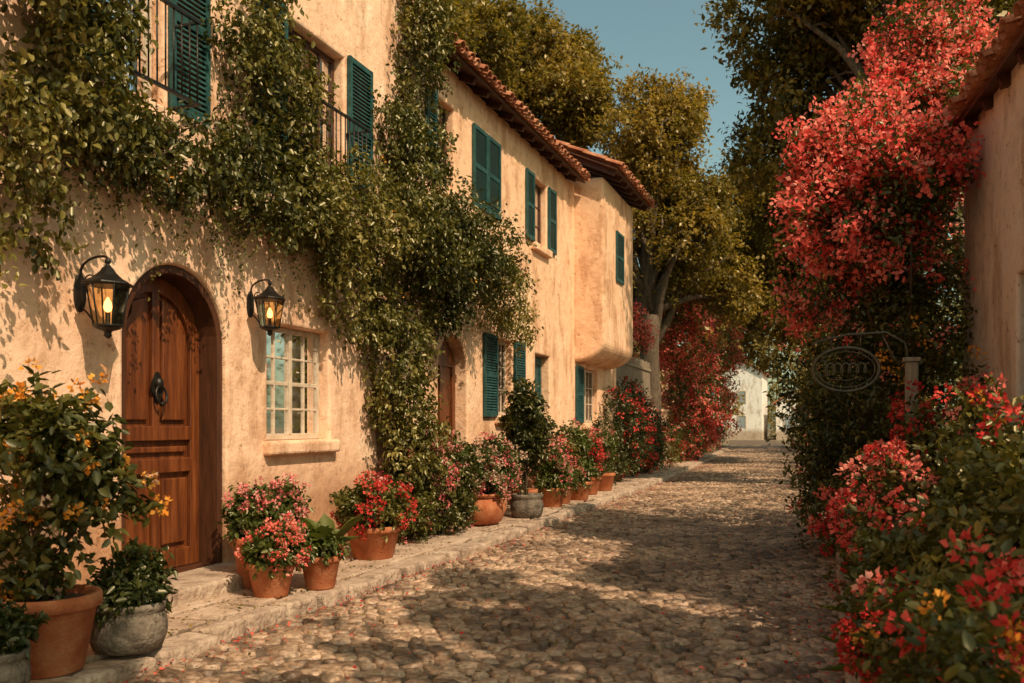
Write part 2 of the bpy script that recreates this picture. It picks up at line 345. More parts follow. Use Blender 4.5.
def window(par,x,y0,y1,z0,z1,cols,rows,mat,side=1,sill=True,smat=None,curt=True,rec=.12):
    b=B(); xf=x-rec*side; f=.055
    def bx(a,c,*r): b.box(min(a,c),max(a,c),*r)
    bx(xf,xf-.06*side,y0+.004,y0+f,z0+.004,z1-.004); bx(xf,xf-.06*side,y1-f,y1-.004,z0+.004,z1-.004)
    bx(xf-.001,xf-.058*side,y0+f,y1-f,z0+.004,z0+f+.01); bx(xf-.001,xf-.058*side,y0+f,y1-f,z1-f,z1-.004)
    ym=(y0+y1)/2; bx(xf+.006*side,xf-.05*side,ym-.028,ym+.028,z0+f,z1-f)
    zz0,zz1=z0+f,z1-f
    for ya,yb in ((y0+f,ym-.028),(ym+.028,y1-f)):
        for c in range(1,cols):
            yy=ya+(yb-ya)*c/cols; bx(xf-.006*side,xf-.036*side,yy-.011,yy+.011,zz0,zz1)
        for r in range(1,rows):
            zz=zz0+(zz1-zz0)*r/rows; w=.011 if r*2!=rows else .02; bx(xf-.008*side,xf-.034*side,ya,yb,zz-w,zz+w)
    b.obj('window_frame',[mat],par,.004,1)
    g=B(); gx=xf-.025*side; g.add([(gx,y0+.02,z0+.02),(gx,y1-.02,z0+.02),(gx,y1-.02,z1-.02),(gx,y0+.02,z1-.02)],[(0,1,2,3)]); g.obj('window_glass',[M['glass']],par)
    if curt:
        c=B()
        for ya,yb in ((y0,y0+(y1-y0)*.33),(y1-(y1-y0)*.33,y1)):
            n=24; vs=[];fs=[]
            for i in range(n+1):
                yy=ya+(yb-ya)*i/n; xx=xf-(.17+.025*math.sin(i*1.5)+.01*math.sin(i*.7))*side; vs+=[(xx,yy,z0-.05),(xx,yy,z1+.05)]
                if i: k=2*i; fs.append((k-2,k,k+1,k-1))
            c.add(vs,fs,0,True)
        c.obj('curtain',[M['curtain']],par)
    if sill:
        s=B(); xa,xb=(x-.1*side),(x+.1*side); s.box(min(xa,xb),max(xa,xb),y0-.08,y1+.08,z0-.14,z0-.002,0,.006); s.obj('window_sill',[smat or M['stucco']],par,.03,3)
def tileroof(par,y0,y1,xe,ze,xr,zr,side=1):
    b=B(); L=math.hypot(xr-xe,zr-ze); ux=(xr-xe)/L; uz=(zr-ze)/L; nx,nz=-uz*(1 if ux>0 else -1),abs(ux)
    pitch=.215; n=int((y1-y0)/pitch); pitch=(y1-y0)/n; tl=.42; nr=int(math.ceil(L/tl)); seg=7
    def tl_(yc,s0,s1,r0,r1,up,lift,end):
        vs=[];fs=[]
        jy=random.uniform(-.012,.012); jl=random.uniform(-.035,.035)
        for s_,r in ((s0+jl,r0),(s1,r1)):
            for rr in (r,r-.016):
                for k in range(seg+1):
                    a=math.pi*k/seg; dy=rr*math.cos(a); dh=rr*math.sin(a)*.85*up
                    h=dh+lift+(0.018 if s_==s0+jl else 0); vs.append((xe+ux*s_+nx*h,yc+jy+dy,ze+uz*s_+nz*h))
        q=seg+1
        for k in range(seg):
            fs.append((k,k+1,2*q+k+1,2*q+k)); fs.append((q+k,q+k+1,3*q+k+1,3*q+k)); fs.append((k,k+1,q+k+1,q+k))
        b.add(vs,fs,0,True)
    for i in range(n):
        yc=y0+(i+.5)*pitch
        for r in range(nr):
            tl_(yc,r*tl-.05,(r+1)*tl+.03,.088,.075,1,.075,r==0)
            tl_(yc+pitch/2,r*tl-.02,(r+1)*tl+.03,.09,.08,-1,.09,r==0)
    b.obj('roof_tiles',[M['tile']],par)
    w=B()
    def pr(s_,h,y): return (xe+ux*s_+nx*h,y,ze+uz*s_+nz*h)
    F=[(0,1,3,2),(4,6,7,5),(0,4,5,1),(2,3,7,6),(0,2,6,4),(1,5,7,3)]
    w.add([pr(a,h,y) for a in (.03,L) for y in (y0+.02,y1-.02) for h in (-.03,0)],F)
    y=y0+.15
    while y<y1-.1:
        w.add([pr(a,h,yy) for a in (.08,min(L,1.2)) for yy in (y,y+.07) for h in (-.13,-.031)],F); y+=.55
    w.obj('rafters',[M['darkwood']],par)
def lantern(x,y,zc,s=1.,wallx=-5.0):
    e=empty('wall_lantern',(wallx,y,zc)); b=B(); g=B(); gl=B()
    H=.27*s; rt=.135*s; rb=.09*s; zt=zc+.07*s; zb=zt-H
    P=lambda r,a,z:(x+r*math.cos(a),y+r*math.sin(a),z)
    A=[math.pi/6+math.pi/3*i for i in range(6)]
    for a in A: b.tube([P(rb,a,zb),P(rt,a,zt)],.006*s,6)
    for r,z in ((rb,zb),(rt,zt)): b.tube([P(r,a,z) for a in A],.009*s,6,closed=True)
    b.lathe([(.02*s,zt+.125*s),(.035*s,zt+.115*s),(.055*s,zt+.085*s),(.10*s,zt+.045*s),(.165*s,zt+.012*s),(.17*s,zt),(.12*s,zt-.005)],(x,y,0),6)
    b.lathe([(.01*s,zt+.18*s),(.020*s,zt+.165*s),(.020*s,zt+.15*s),(.010*s,zt+.14*s),(.02*s,zt+.125*s)],(x,y,0),12)
    b.lathe([(rb*1.05,zb+.004),(rb*.9,zb-.018*s),(.03*s,zb-.035*s),(.022*s,zb-.05*s),(.028*s,zb-.065*s),(.006*s,zb-.085*s)],(x,y,0),12)
    x0=wallx+.02; top=zt+.185*s; pts=[]
    for i in range(13):
        a=math.pi*i/12; pts.append(((x0+x)/2-(x-x0)/2*math.cos(a),y,top-.08*s+.05*s*math.sin(a)+.07*s*(i/12)))
    b.tube([(x0,y,zc-.05*s),(x0+.004,y,top-.11*s)]+pts,.009*s,8)
    sp=[(x0+.07*s+math.cos(t*.5)*(.05-.0026*t)*s,y,top-.15*s+math.sin(t*.5)*(.05-.0026*t)*s) for t in range(18)]; b.tube(sp,.006*s,6)
    b.tube([(x0,y,zc-.06*s),(x0+.05,y,zc-.10*s),(x-rb*.8,y,zb-.01*s)],.007*s,6)
    pl=[(wallx+.004,y+.05*s*math.cos(t*.3927),zc+.03+.13*s*math.sin(t*.3927)) for t in range(16)]
    b.add(pl+[(wallx+.02,p[1],p[2]) for p in pl],[tuple(range(16)),tuple(range(16,32))[::-1]]+[(i,(i+1)%16,16+(i+1)%16,16+i) for i in range(16)])
    for i in range(6):
        a,c=A[i],A[(i+1)%6]; gl.add([P(rb*.98,a,zb),P(rb*.98,c,zb),P(rt*.98,c,zt),P(rt*.98,a,zt)],[(0,1,2,3)])
    g.lathe([(.004*s,.0),(.022*s,.012*s),(.028*s,.035*s),(.022*s,.065*s),(.004*s,.1*s)],(x,y,zb+.09*s),14)
    b.lathe([(.02*s,0),(.016*s,.01*s),(.016*s,.09*s)],(x,y,zb),10)
    b.obj('iron_frame',[M['iron']],e,.002,1); gl.obj('glass_panes',[M['lglass']],e); g.obj('bulb',[M['glow']],e)
# ------------------------------------------------------------------ house 1
h1=empty('stucco_house',(-7,6,0))
x=-5.0
doorO=arch(5.40,6.62,-.05,2.14)
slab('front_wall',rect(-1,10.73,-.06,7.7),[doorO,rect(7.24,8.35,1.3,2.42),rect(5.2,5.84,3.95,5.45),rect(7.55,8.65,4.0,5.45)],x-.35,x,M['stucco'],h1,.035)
b=B(); b.box(-10,-5.95,-1,10.7,-.05,7.6); b.obj('room_light_block',[M['room']],h1)  # added mass against light leaks, the room's darkness put into its colour
b=B(); b.box(-10,-5.36,10.45,10.725,-.05,7.65); b.box(-10,-5.36,-1,-.7,-.05,7.65); b.obj('side_wall',[M['stucco']],h1)
tileroof(h1,-1.2,10.95,-4.5,7.65,-7.4,8.9)
slab('door_lining',arch(5.402,6.618,.1,2.14),[arch(5.47,6.55,.24,2.14)],x-.33,x-.04,M['darkwood'],h1,.008)
slab('door_leaf',arch(5.472,6.548,.242,2.138),[],x-.31,x-.27,M['wood'],h1)
pan=[rect(5.59,5.97,.40,1.05),rect(6.05,6.43,.40,1.05),rect(5.59,6.43,1.17,1.32)]
up=[(6.05,1.44),(6.43,1.44),(6.43,2.12)]+[(6.01+.42*math.cos(math.radians(a)),2.12+.42*math.sin(math.radians(a))) for a in range(10,85,10)]+[(6.05,2.535)]
upl=[(12.02-p[0],p[1]) for p in up][::-1]
slab('door_stiles',arch(5.473,6.547,.243,2.137),pan+[up,upl],x-.268,x-.228,M['wood'],h1,.008)
def shrink(pl,s):
    cy=sum(p[0] for p in pl)/len(pl); cz=sum(p[1] for p in pl)/len(pl)
    return [(cy+(p[0]-cy)*(1-s/ max(.05,abs(p[0]-cy)) if abs(p[0]-cy)>s else 0),cz+(p[1]-cz)*(1-s/max(.05,abs(p[1]-cz)) if abs(p[1]-cz)>s else 0)) for p in pl]
for p in pan+[up,upl]: slab('door_panel',shrink(p,.05),[],x-.269,x-.238,M['wood'],h1,.01)
b=B()
c=(x-.226,6.01,1.74) # cast knocker: oval back plate, mask boss, hanging ring
pl=[(c[0],c[1]+.065*math.cos(t*.3142)*(1+.12*math.cos(t*.3142*4)),c[2]+.02+.12*math.sin(t*.3142)*(1+.08*math.cos(t*.3142*4))) for t in range(20)]
b.add(pl+[(c[0]+.014,p[1],p[2]) for p in pl],[tuple(range(20)),tuple(range(20,40))[::-1]]+[(i,(i+1)%20,20+(i+1)%20,20+i) for i in range(20)])
b.lathe([(.008,-.05),(.03,-.035),(.042,0),(.034,.035),(.01,.05)],(c[0]+.02,c[1],c[2]+.05),12)
b.tube([(c[0]+.05-.012*math.cos(t*.3927),c[1]+.062*math.sin(t*.3927),c[2]-.045+.075*math.cos(t*.3927)) for t in range(16)],.010,8,closed=True)
b.lathe([(.006,-.02),(.02,-.01),(.02,.01),(.006,.02)],(c[0]+.055,c[1],c[2]-.12),10)
b.box(x-.227,x-.219,5.5,5.56,1.02,1.3); b.tube([(x-.223,5.53,1.2),(x-.17,5.53,1.2),(x-.165,5.56,1.2),(x-.165,5.64,1.195)],.010,8)
b.lathe([(.02,-.01),(.025,0),(.02,.012)],(x-.215,5.53,1.08),10)
b.obj('door_knocker',[M['iron']],h1)
b=B(); b.box(x-.36,x+.52,5.28,6.82,.03,.235,0,.012); b.obj('doorstep',[M['kerb']],h1,.03,3)
window(h1,x,7.24,8.35,1.3,2.42,2,4,M['cream'])
window(h1,x,5.2,5.84,3.95,5.45,1,4,M['cream'],sill=True); window(h1,x,7.55,8.65,4.0,5.45,2,4,M['darkwood'])
b=B()
for a,c in ((4.72,5.17),(5.87,6.34),(7.0,7.5),(8.7,9.22)): shutter(b,x+.012,a,c,3.97,5.5)
b.obj('shutters',[M['green']],h1)
b=B()
for ya,yb in ((5.15,5.9),(7.45,8.7)):
    for z in (3.97,4.62): b.box(x+.28,x+.305,ya,yb,z,z+.025)
    for yy in (ya,yb-.025):
        for z in (3.972,4.622): b.box(x,x+.28,yy,yy+.022,z,z+.02)
    yy=ya
    while yy<yb: b.tube([(x+.292,yy,3.98),(x+.292,yy,4.63)],.007,6); yy+=.09
b.obj('balcony_railing',[M['iron']],h1)
lantern(-4.74,4.97,2.35,1.05); lantern(-4.78,6.95,2.52,.93)
# ------------------------------------------------------------------ house 2
h2=empty('stucco_house',(-7,16,0)); x2=-5.06
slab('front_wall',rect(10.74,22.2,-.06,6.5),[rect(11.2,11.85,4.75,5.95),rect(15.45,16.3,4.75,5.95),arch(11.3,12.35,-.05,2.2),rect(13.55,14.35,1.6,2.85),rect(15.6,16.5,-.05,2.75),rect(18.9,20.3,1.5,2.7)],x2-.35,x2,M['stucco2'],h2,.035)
b=B(); b.box(-10,-5.95,10.8,22.1,-.05,6.5); b.obj('room_light_block',[M['room']],h2)  # dark mass added behind the front to stop light leaking
b=B(); b.box(-10,-5.42,21.9,22.19,-.05,6.5); b.obj('side_wall',[M['stucco2']],h2)
tileroof(h2,10.76,18.0,-4.72,6.44,-7.8,7.75)
prof=[(x2-.3,6.62),(-4.42,6.62),(-4.42,3.2)]+[(-5.06+.64*math.cos(math.radians(a)),3.2-.42*math.sin(math.radians(a))) for a in range(8,90,8)]+[(x2-.3,2.78)]
b=B(); n=len(prof); b.add([(p[0],yy,p[1]) for yy in (18.25,21.2) for p in prof],[tuple(range(n)),tuple(range(n,2*n))[::-1]]+[(i,(i+1)%n,n+(i+1)%n,n+i) for i in range(n)]); b.obj('bay',[M['stucco2']],h2,.08,4)
tileroof(h2,17.95,21.6,-4.05,6.66,-7.2,8.05)
b=B(); shutter(b,-4.415,19.3,20.0,4.6,5.7); b.obj('bay_shutters',[M['green']],h2)
b=B()
for a,c,z0,z1 in ((10.84,11.17,4.75,5.97),(12.5,13.07,4.75,5.97),(13.09,13.66,4.75,5.97),(15.0,15.43,4.75,5.97),(16.33,16.8,4.75,5.97),(12.95,13.52,1.58,2.88),(14.38,14.9,1.58,2.88),(18.3,18.85,1.5,2.7)): shutter(b,x2+.012,a,c,z0,z1)
b.obj('shutters',[M['green']],h2)
window(h2,x2,11.2,11.85,4.75,5.95,1,3,M['darkwood'],smat=M['stucco2']); window(h2,x2,15.45,16.3,4.75,5.95,1,3,M['darkwood'],smat=M['stucco2'])
window(h2,x2,13.55,14.35,1.6,2.85,2,3,M['cream'],smat=M['stucco2']); window(h2,x2,18.9,20.3,1.5,2.7,2,3,M['cream'],smat=M['stucco2'])
slab('arched_door',arch(11.31,12.34,.1,2.195),[],x2-.28,x2-.22,M['wood'],h2,.01)
slab('arched_door_stiles',arch(11.312,12.338,.102,2.193),[rect(11.42,11.78,.3,1.1),rect(11.87,12.23,.3,1.1),rect(11.42,11.78,1.25,2.3),rect(11.87,12.23,1.25,2.3)],x2-.218,x2-.19,M['wood'],h2,.008)
b=B(); b.box(x2-.24,x2-.19,15.605,16.495,.1,2.745); b.obj('green_door',[M['green']],h2)
slab('green_door_stiles',rect(15.61,16.49,.102,2.74),[rect(15.7,16.0,.3,1.2),rect(16.1,16.4,.3,1.2),rect(15.7,16.0,1.35,2.6),rect(16.1,16.4,1.35,2.6)],x2-.188,x2-.165,M['green'],h2,.006)
b=B(); b.box(x2-.3,x2+.35,11.2,12.45,.04,.21,0,.006); b.box(x2-.3,x2+.3,15.5,16.6,.04,.19,0,.006); b.obj('doorstep',[M['kerb']],h2,.02)
# ------------------------------------------------------------------ right house
h3=empty('cream_house',(1.30,10.3,0)); xr=1.30
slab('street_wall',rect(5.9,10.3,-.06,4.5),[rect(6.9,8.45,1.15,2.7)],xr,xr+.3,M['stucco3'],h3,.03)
b=B(); b.box(xr+.8,6,5.95,10.2,-.05,4.5); b.obj('room_light_block',[M['room']],h3)  # added dark filler, keeps light from leaking through the house
b=B(); b.box(xr+.31,6,10.0,10.29,-.05,4.5); b.box(xr+.31,6,5.91,6.2,-.05,4.5); b.obj('side_wall',[M['stucco3']],h3)
window(h3,xr,6.9,8.45,1.15,2.7,2,4,M['green'],side=-1,smat=M['stucco3'],rec=.06)
tileroof(h3,5.7,10.45,1.12,4.42,4.2,5.4)
h3.rotation_euler=(0,0,math.radians(5))
# ------------------------------------------------------------------ background houses, fence, garden wall
def bghouse(name,x0,x1,y0,y1,h,mat):
    e=empty(name,((x0+x1)/2,y0,0)); b=B(); b.box(x0,x1,y0,y1,-.05,h); xm=(x0+x1)/2
    b.add([(x0,y0,h),(x1,y0,h),(xm,y0,h+(x1-x0)*.28),(x0,y1,h),(x1,y1,h),(xm,y1,h+(x1-x0)*.28)],[(0,1,2),(3,5,4)]); b.obj('walls',[mat],e)
    r=B(); k=(x1-x0)*.28
    for s in (-1,1):
        xe=xm+s*((x1-x0)/2+.35); r.add([(xe,y0-.3,h-.12),(xe,y1+.3,h-.12),(xm,y1+.3,h+k+.08),(xm,y0-.3,h+k+.08),(xe,y0-.3,h-.0),(xe,y1+.3,h-.0),(xm,y1+.3,h+k+.22),(xm,y0-.3,h+k+.22)],[(0,1,2,3),(4,7,6,5),(0,4,5,1),(3,2,6,7),(0,3,7,4),(1,5,6,2)])
    r.obj('roof',[M['tile']],e)
    w=B(); f=B()
    for zz in (1.2,3.6):
        if zz+1.3>h: continue
        for xx in (x0+(x1-x0)*.25,x0+(x1-x0)*.7):
            w.box(xx-.32,xx+.32,y0-.03,y0+.02,zz,zz+1.1)
            f.box(xx-.42,xx-.33,y0-.06,y0-.01,zz-.05,zz+1.15); f.box(xx+.33,xx+.42,y0-.06,y0-.01,zz-.05,zz+1.15); f.box(xx-.325,xx+.325,y0-.058,y0-.01,zz+1.1,zz+1.2)
    w.obj('windows',[M['farwin']],e); f.obj('window_trim',[M['cream']],e)
bghouse('white_house',-12.5,-6.2,90,98,6.6,M['white_wall'])
bghouse('white_house',-5.0,-.5,92,100,3.6,M['white_wall'])
bghouse('stucco_house',-14,-8.0,44,54,5.6,M['stucco2'])
b=B(); b.box(-5.75,-5.45,22.25,41,-.05,1.9); b.box(-5.8,-5.4,22.25,41,1.9,2.0); b.obj('garden_wall',[M['stucco']],None,.03)
b=B(); y=22.4
while y<30: b.box(-5.63,-5.58,y,y+.11,2.0,3.5+random.uniform(-.03,.03)); y+=.16
b.box(-5.58,-5.54,22.4,30,2.3,2.38); b.box(-5.58,-5.54,22.4,30,3.2,3.28)
b.obj('wooden_fence',[M['greywood']])
# ------------------------------------------------------------------ vine on house 1
def vine():
    e=empty('climbing_vine',(-4.8,9,0)); LB=Leaves()
    X=-4.82
    bl=[(X+.15,4.15,4.2,.45,.45,.6),(X+.1,4.6,3.8,.35,.45,.45),(X+.12,4.1,3.4,.28,.35,.4),(X+.05,4.2,2.85,.2,.24,.38),(X+.1,4.5,4.7,.3,.35,.5),
        (X,4.9,4.2,.28,.35,.5),(X,5.1,3.55,.24,.42,.26),(X+.02,5.7,3.5,.25,.48,.28),(X+.05,6.3,3.62,.3,.5,.34),(X+.05,6.9,3.75,.34,.5,.46),(X,6.75,4.5,.3,.42,.6),(X,6.75,5.3,.25,.38,.6),(X,7.3,4.6,.22,.35,.5),
        (X+.08,7.5,3.68,.37,.5,.46),(X+.08,8.1,3.65,.37,.5,.5),(X+.1,8.8,3.7,.4,.5,.58),(X,8.35,2.98,.22,.36,.42),(X,8.95,2.8,.22,.3,.5),
        (X,9.5,5.0,.25,.3,.8),(X,9.95,4.5,.35,.5,.6),(X,10.15,5.3,.32,.45,.6),(X-.02,10.2,6.1,.3,.45,.6),(X,10.3,6.7,.25,.42,.5),
        (X+.15,9.4,3.8,.5,.5,.6),(X+.2,10.1,3.7,.6,.6,.65),(X+.2,10.9,3.85,.5,.6,.6),(X+.15,11.7,3.95,.5,.6,.5),(X+.1,12.4,3.75,.4,.6,.45),(X+.05,13.1,3.5,.32,.5,.45),(X+.05,13.7,3.2,.2,.3,.4),
        (X+.12,9.6,2.95,.42,.5,.5),(X+.1,9.45,2.3,.34,.42,.5),(X+.1,9.45,1.7,.34,.42,.5),(X+.12,9.55,1.1,.38,.46,.5),(X+.12,9.7,.5,.4,.52,.45),(X+.05,10.8,3.1,.3,.4,.4)]
    foliage(LB,bl,7400,13,.062,.22,0,droop=.7,gapf=4.2,gapt=-.42,inner=.3,wr=.6,bright=.1,lump=.3,fl=[dict(f=3,o=2,t=.7,p=.15,n=8,size=.03,rad=.04,mat=1,head=True),dict(f=2,o=1,t=.75,p=.12,n=8,size=.03,rad=.04,mat=2,head=True)])  # bright offset puts golden highlights into the leaf tone
    for i in range(220):
        yy=random.choice([random.uniform(4.3,9.2),random.uniform(4.3,9.2),random.uniform(9.2,13.6)]); z0=3.5; L=random.uniform(.2,.75)+(.35 if random.random()<.15 else 0); xx=X+random.uniform(-.12,.2)
        n=int(L/.017)
        t=np.linspace(0,1,n); P=np.stack([xx+.03*np.sin(t*6+i),yy+.05*np.sin(t*4+i*2),z0-t*L],1)+rng.normal(size=(n,3))*.022
        LB.add(P,rng.normal(size=(n,3))*.7+np.array([.1,0,-.6]),rng.normal(size=(n,3))*.5+np.array([.8,0,.5]),.055*(.6+.6*rng.random(n))*(1-.4*t),.6,0,.5+.5*(rng.random(n)-.5))
    LB.obj('leaves',[M['leaf'],M['pale'],M['orange']],e)
    b=B()
    for i in range(11):
        y0=9.5+random.uniform(-.22,.25); ty=random.choice([4.6,5.8,7,8,9,10.5,11.8,12.8,10.2]); pts=[]
        for k in range(16):
            t=k/15
            if t<.5: pts.append((x+.06+.05*math.sin(i+k),y0+.12*math.sin(k*.9+i),.1+t*2*3.3))
            else: pts.append((x+.06+.05*math.sin(i+k*1.3),y0+(ty-y0)*(t-.5)*2+.06*math.sin(k),3.5+.25*math.sin((t-.5)*6+i)))
        b.tube(pts,[.032-.022*k/15 for k in range(16)],7)
    b.obj('stems',[M['twig']],e)
vine()
# ------------------------------------------------------------------ trees
def tree(name,base,top,blobs,r,m,k,L,sprig,mat,**kw):
    e=empty(name,base); b=B(); bx,by,bz=base
    n=9; pts=[];rad=[]
    for i in range(n):
        t=i/(n-1); pts.append((bx+(top[0]-bx)*t+.12*math.sin(t*5+bx),by+(top[1]-by)*t+.1*math.sin(t*4),bz-.1+(top[2]-bz)*t)); rad.append(r*(1.35-.55*t if i else 1.7))
    b.tube(pts,rad,12)
    for bl in blobs:
        st=Vector(pts[random.choice([-1,-1,-2,-3])]); c=Vector(bl[:3]); d=c-st
        q=[st+d*t+Vector((random.uniform(-.2,.2),random.uniform(-.2,.2),.3*math.sin(t*3.14))) *(0 if t==0 else 1) for t in (0,.2,.4,.6,.8,1)]
        b.tube(q,[r*.5*(1-.8*t) for t in (0,.2,.4,.6,.8,1)],8)
        for j in range(6):
            s=q[random.choice([3,4,5])]; dd=Vector((random.gauss(0,1),random.gauss(0,1),random.gauss(.2,.8))).normalized(); R=max(bl[3:6])*.75
            b.tube([s,s+dd*R*.5+Vector((0,0,.1)),s+dd*R],[r*.12,r*.08,r*.03],6)
    b.obj('trunk',[M['bark']],e)
    LB=Leaves(); foliage(LB,blobs,m,k,L,sprig,0,kite=True,**kw); LB.obj('crown',[mat],e)
def crown(c,R,n,rr,flat=.75):
    o=[]
    for i in range(n):
        d=Vector((random.gauss(0,1),random.gauss(0,1),random.gauss(0,.8))).normalized(); q=random.uniform(.35,1.05)
        s=rr*random.uniform(.6,1.25); o.append((c[0]+d.x*R[0]*q,c[1]+d.y*R[1]*q,c[2]+d.z*R[2]*q,s,s,s*flat))
    return o
tree('unseen_shade_tree',(-10.8,30,0),(-10.4,29.8,8.5),crown((-10.7,30,14.0),(3.6,3,3.6),26,1.2),.38,8500,11,.19,.5,M['leafoak'],gapf=2.0,gapt=-.32,bright=.14,lump=.4)
tree('unseen_shade_tree',(-6.0,30,0),(-5.4,29.5,5.2),crown((-5.2,30,9.0),(3.0,2.4,3.1),28,.95)+[(-6.6,28.5,6.9,1.,.9,.7),(-3.6,30,6.6,1.1,1.,.8),(-3.2,30.5,5.6,.9,1,.8)],.34,8800,11,.16,.45,M['leafoak'],gapf=2.2,gapt=-.28,bright=.28,lump=.4)  # raised bright puts a sunlit gold into this crown's leaf colour
tree('unseen_shade_tree',(3.4,21,0),(2.6,20.6,5.5),crown((1.0,20.5,9.8),(3.5,2.8,3.8),28,1.2),.35,9000,11,.15,.45,M['leafoak'],gapf=2.0,gapt=-.35,bright=-.04,lump=.35)
tree('unseen_shade_tree',(1.6,34,0),(.9,34,5),crown((-.4,34,8.5),(3.2,3,4.4),20,1.4),.35,7000,11,.19,.5,M['leafoak'],gapf=1.5,gapt=-.5,bright=.1,lump=.3)
tree('unseen_shade_tree',(-7.6,52,0),(-7,52,5),crown((-4.9,53,9.0),(4.4,3,3.8),20,1.7),.4,6500,11,.27,.6,M['leafhaze'],gapf=1.1,gapt=-.55,lump=.3)
tree('unseen_shade_tree',(-15,23,0),(-14,23,6),crown((-13.5,24,12.5),(3.5,3,3),12,1.5),.35,4000,10,.2,.5,M['leafoak'],gapf=1.3,gapt=-.45)
# out-of-view trees added beside / behind the right-hand house for dappled shade
tree('unseen_shade_tree',(6.8,1.6,0),(6.2,1.4,5.0),crown((4.1,.5,8.0),(3.0,3.4,.8),26,.6),.26,8000,12,.13,.22,M['leafoak'],gapf=3.6,gapt=.12,lump=.1)
tree('unseen_shade_tree',(7.8,6.2,0),(7.2,6.0,5.4),crown((5.6,5.2,8.5),(2.2,2.4,.8),15,.58),.26,4600,12,.13,.22,M['leafoak'],gapf=3.6,gapt=.15,lump=.1)
def mass(name,blobs,m,k,L,sprig,mats,**kw):
    LB=Leaves(); foliage(LB,blobs,m,k,L,sprig,0,**kw); return LB.obj(name,mats)
bl=[]
for i in range(60):
    xx=random.uniform(-38,28); yy=random.uniform(104,118); s=random.uniform(2.8,4.6); bl.append((xx,yy,random.uniform(1,15),s,s,s*.9))
for i in range(24): s=random.uniform(1.4,2.3); bl.append((random.uniform(-12,-7.4),random.uniform(42,60),random.uniform(1.5,7.5),s,s,s))
for i in range(10): s=random.uniform(1.4,2.3); bl.append((random.uniform(-15,-11),random.uniform(66,84),random.uniform(1.5,6),s,s,s))
for i in range(7): s=random.uniform(.7,1.2); bl.append((random.uniform(-10.5,-8.6),random.uniform(80,88),random.uniform(.8,4.2),s,s,s))
for i in range(30): s=random.uniform(1.3,2.3); bl.append((random.uniform(-1.6,4),random.uniform(44,64),random.uniform(1,9),s,s,s))
mass('distant_trees',bl,11000,10,.4,.8,[M['leafhaze']],kite=True,gapf=.8,gapt=-.65)
# ------------------------------------------------------------------ bougainvillea
FB=lambda mat,t=-.1,**k:dict(dict(f=1.9,o=3,t=t,p=.9,n=16,size=.05,rad=.10,mat=mat,wr=.9,rmin=.6),**k)
def bush(name,blobs,m,k,L,sprig,leaf,flmats,fls,stems=True,**kw):
    c=np.array(blobs)[:,:3].mean(0); e=empty(name,(c[0],c[1],0)); LB=Leaves(); foliage(LB,blobs,m,k,L,sprig,0,fl=fls,**kw); LB.obj('foliage',[leaf]+flmats,e)
    if stems:
        b=B()
        for bl in blobs[::2]:
            q=Vector(bl[:3]); s=Vector((c[0]+random.uniform(-.2,.2),c[1]+random.uniform(-.2,.2),0.02)); mid=(s+q)/2+Vector((random.uniform(-.15,.15),random.uniform(-.15,.15),0))
            r=.012+.02*q.z/3; b.tube([s,mid,q],[r,r*.7,r*.3],6)
        b.obj('stems',[M['twig']],e)
bush('bougainvillea',[(1.05,11.2,5.9,.45,.5,.4),(1.15,11.0,5.3,.55,.6,.45),(.85,10.6,4.75,.7,.7,.45),(.45,10.1,4.15,.62,.7,.45),(.15,9.8,3.55,.48,.6,.36),(.75,9.7,3.85,.5,.5,.42),(.02,10.2,4.35,.36,.4,.26),(1.3,11.2,6.4,.35,.35,.3),(.75,9.6,3.25,.35,.4,.34),(1.3,11,4.7,.45,.5,.4),(-.1,10.2,3.0,.26,.4,.3),(.3,10.6,4.9,.3,.35,.22)],3600,10,.062,.24,M['leafbright'],[M['coral']],[FB(1,-.45,n=19,rmin=.5,f=4.5,size=.055,rad=.09)],gapf=4.5,gapt=-.42,droop=.3,bright=.0,lump=.4)
bush('hedge',[(.75,10.3,2.5,.72,.9,.7),(.5,10.4,1.7,.78,1.0,.8),(.35,10.6,.8,.68,1.1,.8),(1.0,9.6,1.3,.45,.8,1.0),(.38,12,1.3,.7,1.1,1.2),(.25,11.3,2.4,.5,.8,.8),(.5,13.5,2.2,.9,1.1,1.2),(.7,10.8,3.2,.6,.7,.6)],5000,11,.065,.2,M['leaf'],[M['coral'],M['orange']],[dict(f=3,o=1,t=.6,p=.45,n=12,size=.04,rad=.05,mat=1,head=True),dict(f=3,o=2,t=.8,p=.3,n=12,size=.035,rad=.05,mat=2,head=True)],gapf=3.4,gapt=-.6,inner=.5,bright=.0,lump=.35)
bl=[]
for y in np.arange(14,62,1.6):
    o=float(bend(y)); bl.append((.72+o+random.uniform(-.15,.2),y,random.uniform(.8,1.3),.75,1.1,random.uniform(.9,1.5)))
    bl.append((1.5+o,y,random.uniform(2.5,4),.9,1.2,1.2))
bush('hedge',bl,7000,10,.09,.25,M['leaf'],[M['coral'],M['pale']],[dict(f=1.2,o=1,t=.6,p=.6,n=12,size=.07,rad=.12,mat=1),dict(f=1.2,o=2,t=.8,p=.5,n=9,size=.06,rad=.08,mat=2)],gapf=1.8,gapt=-.65,kite=True,inner=.5,stems=False,bright=.08,lump=.3)
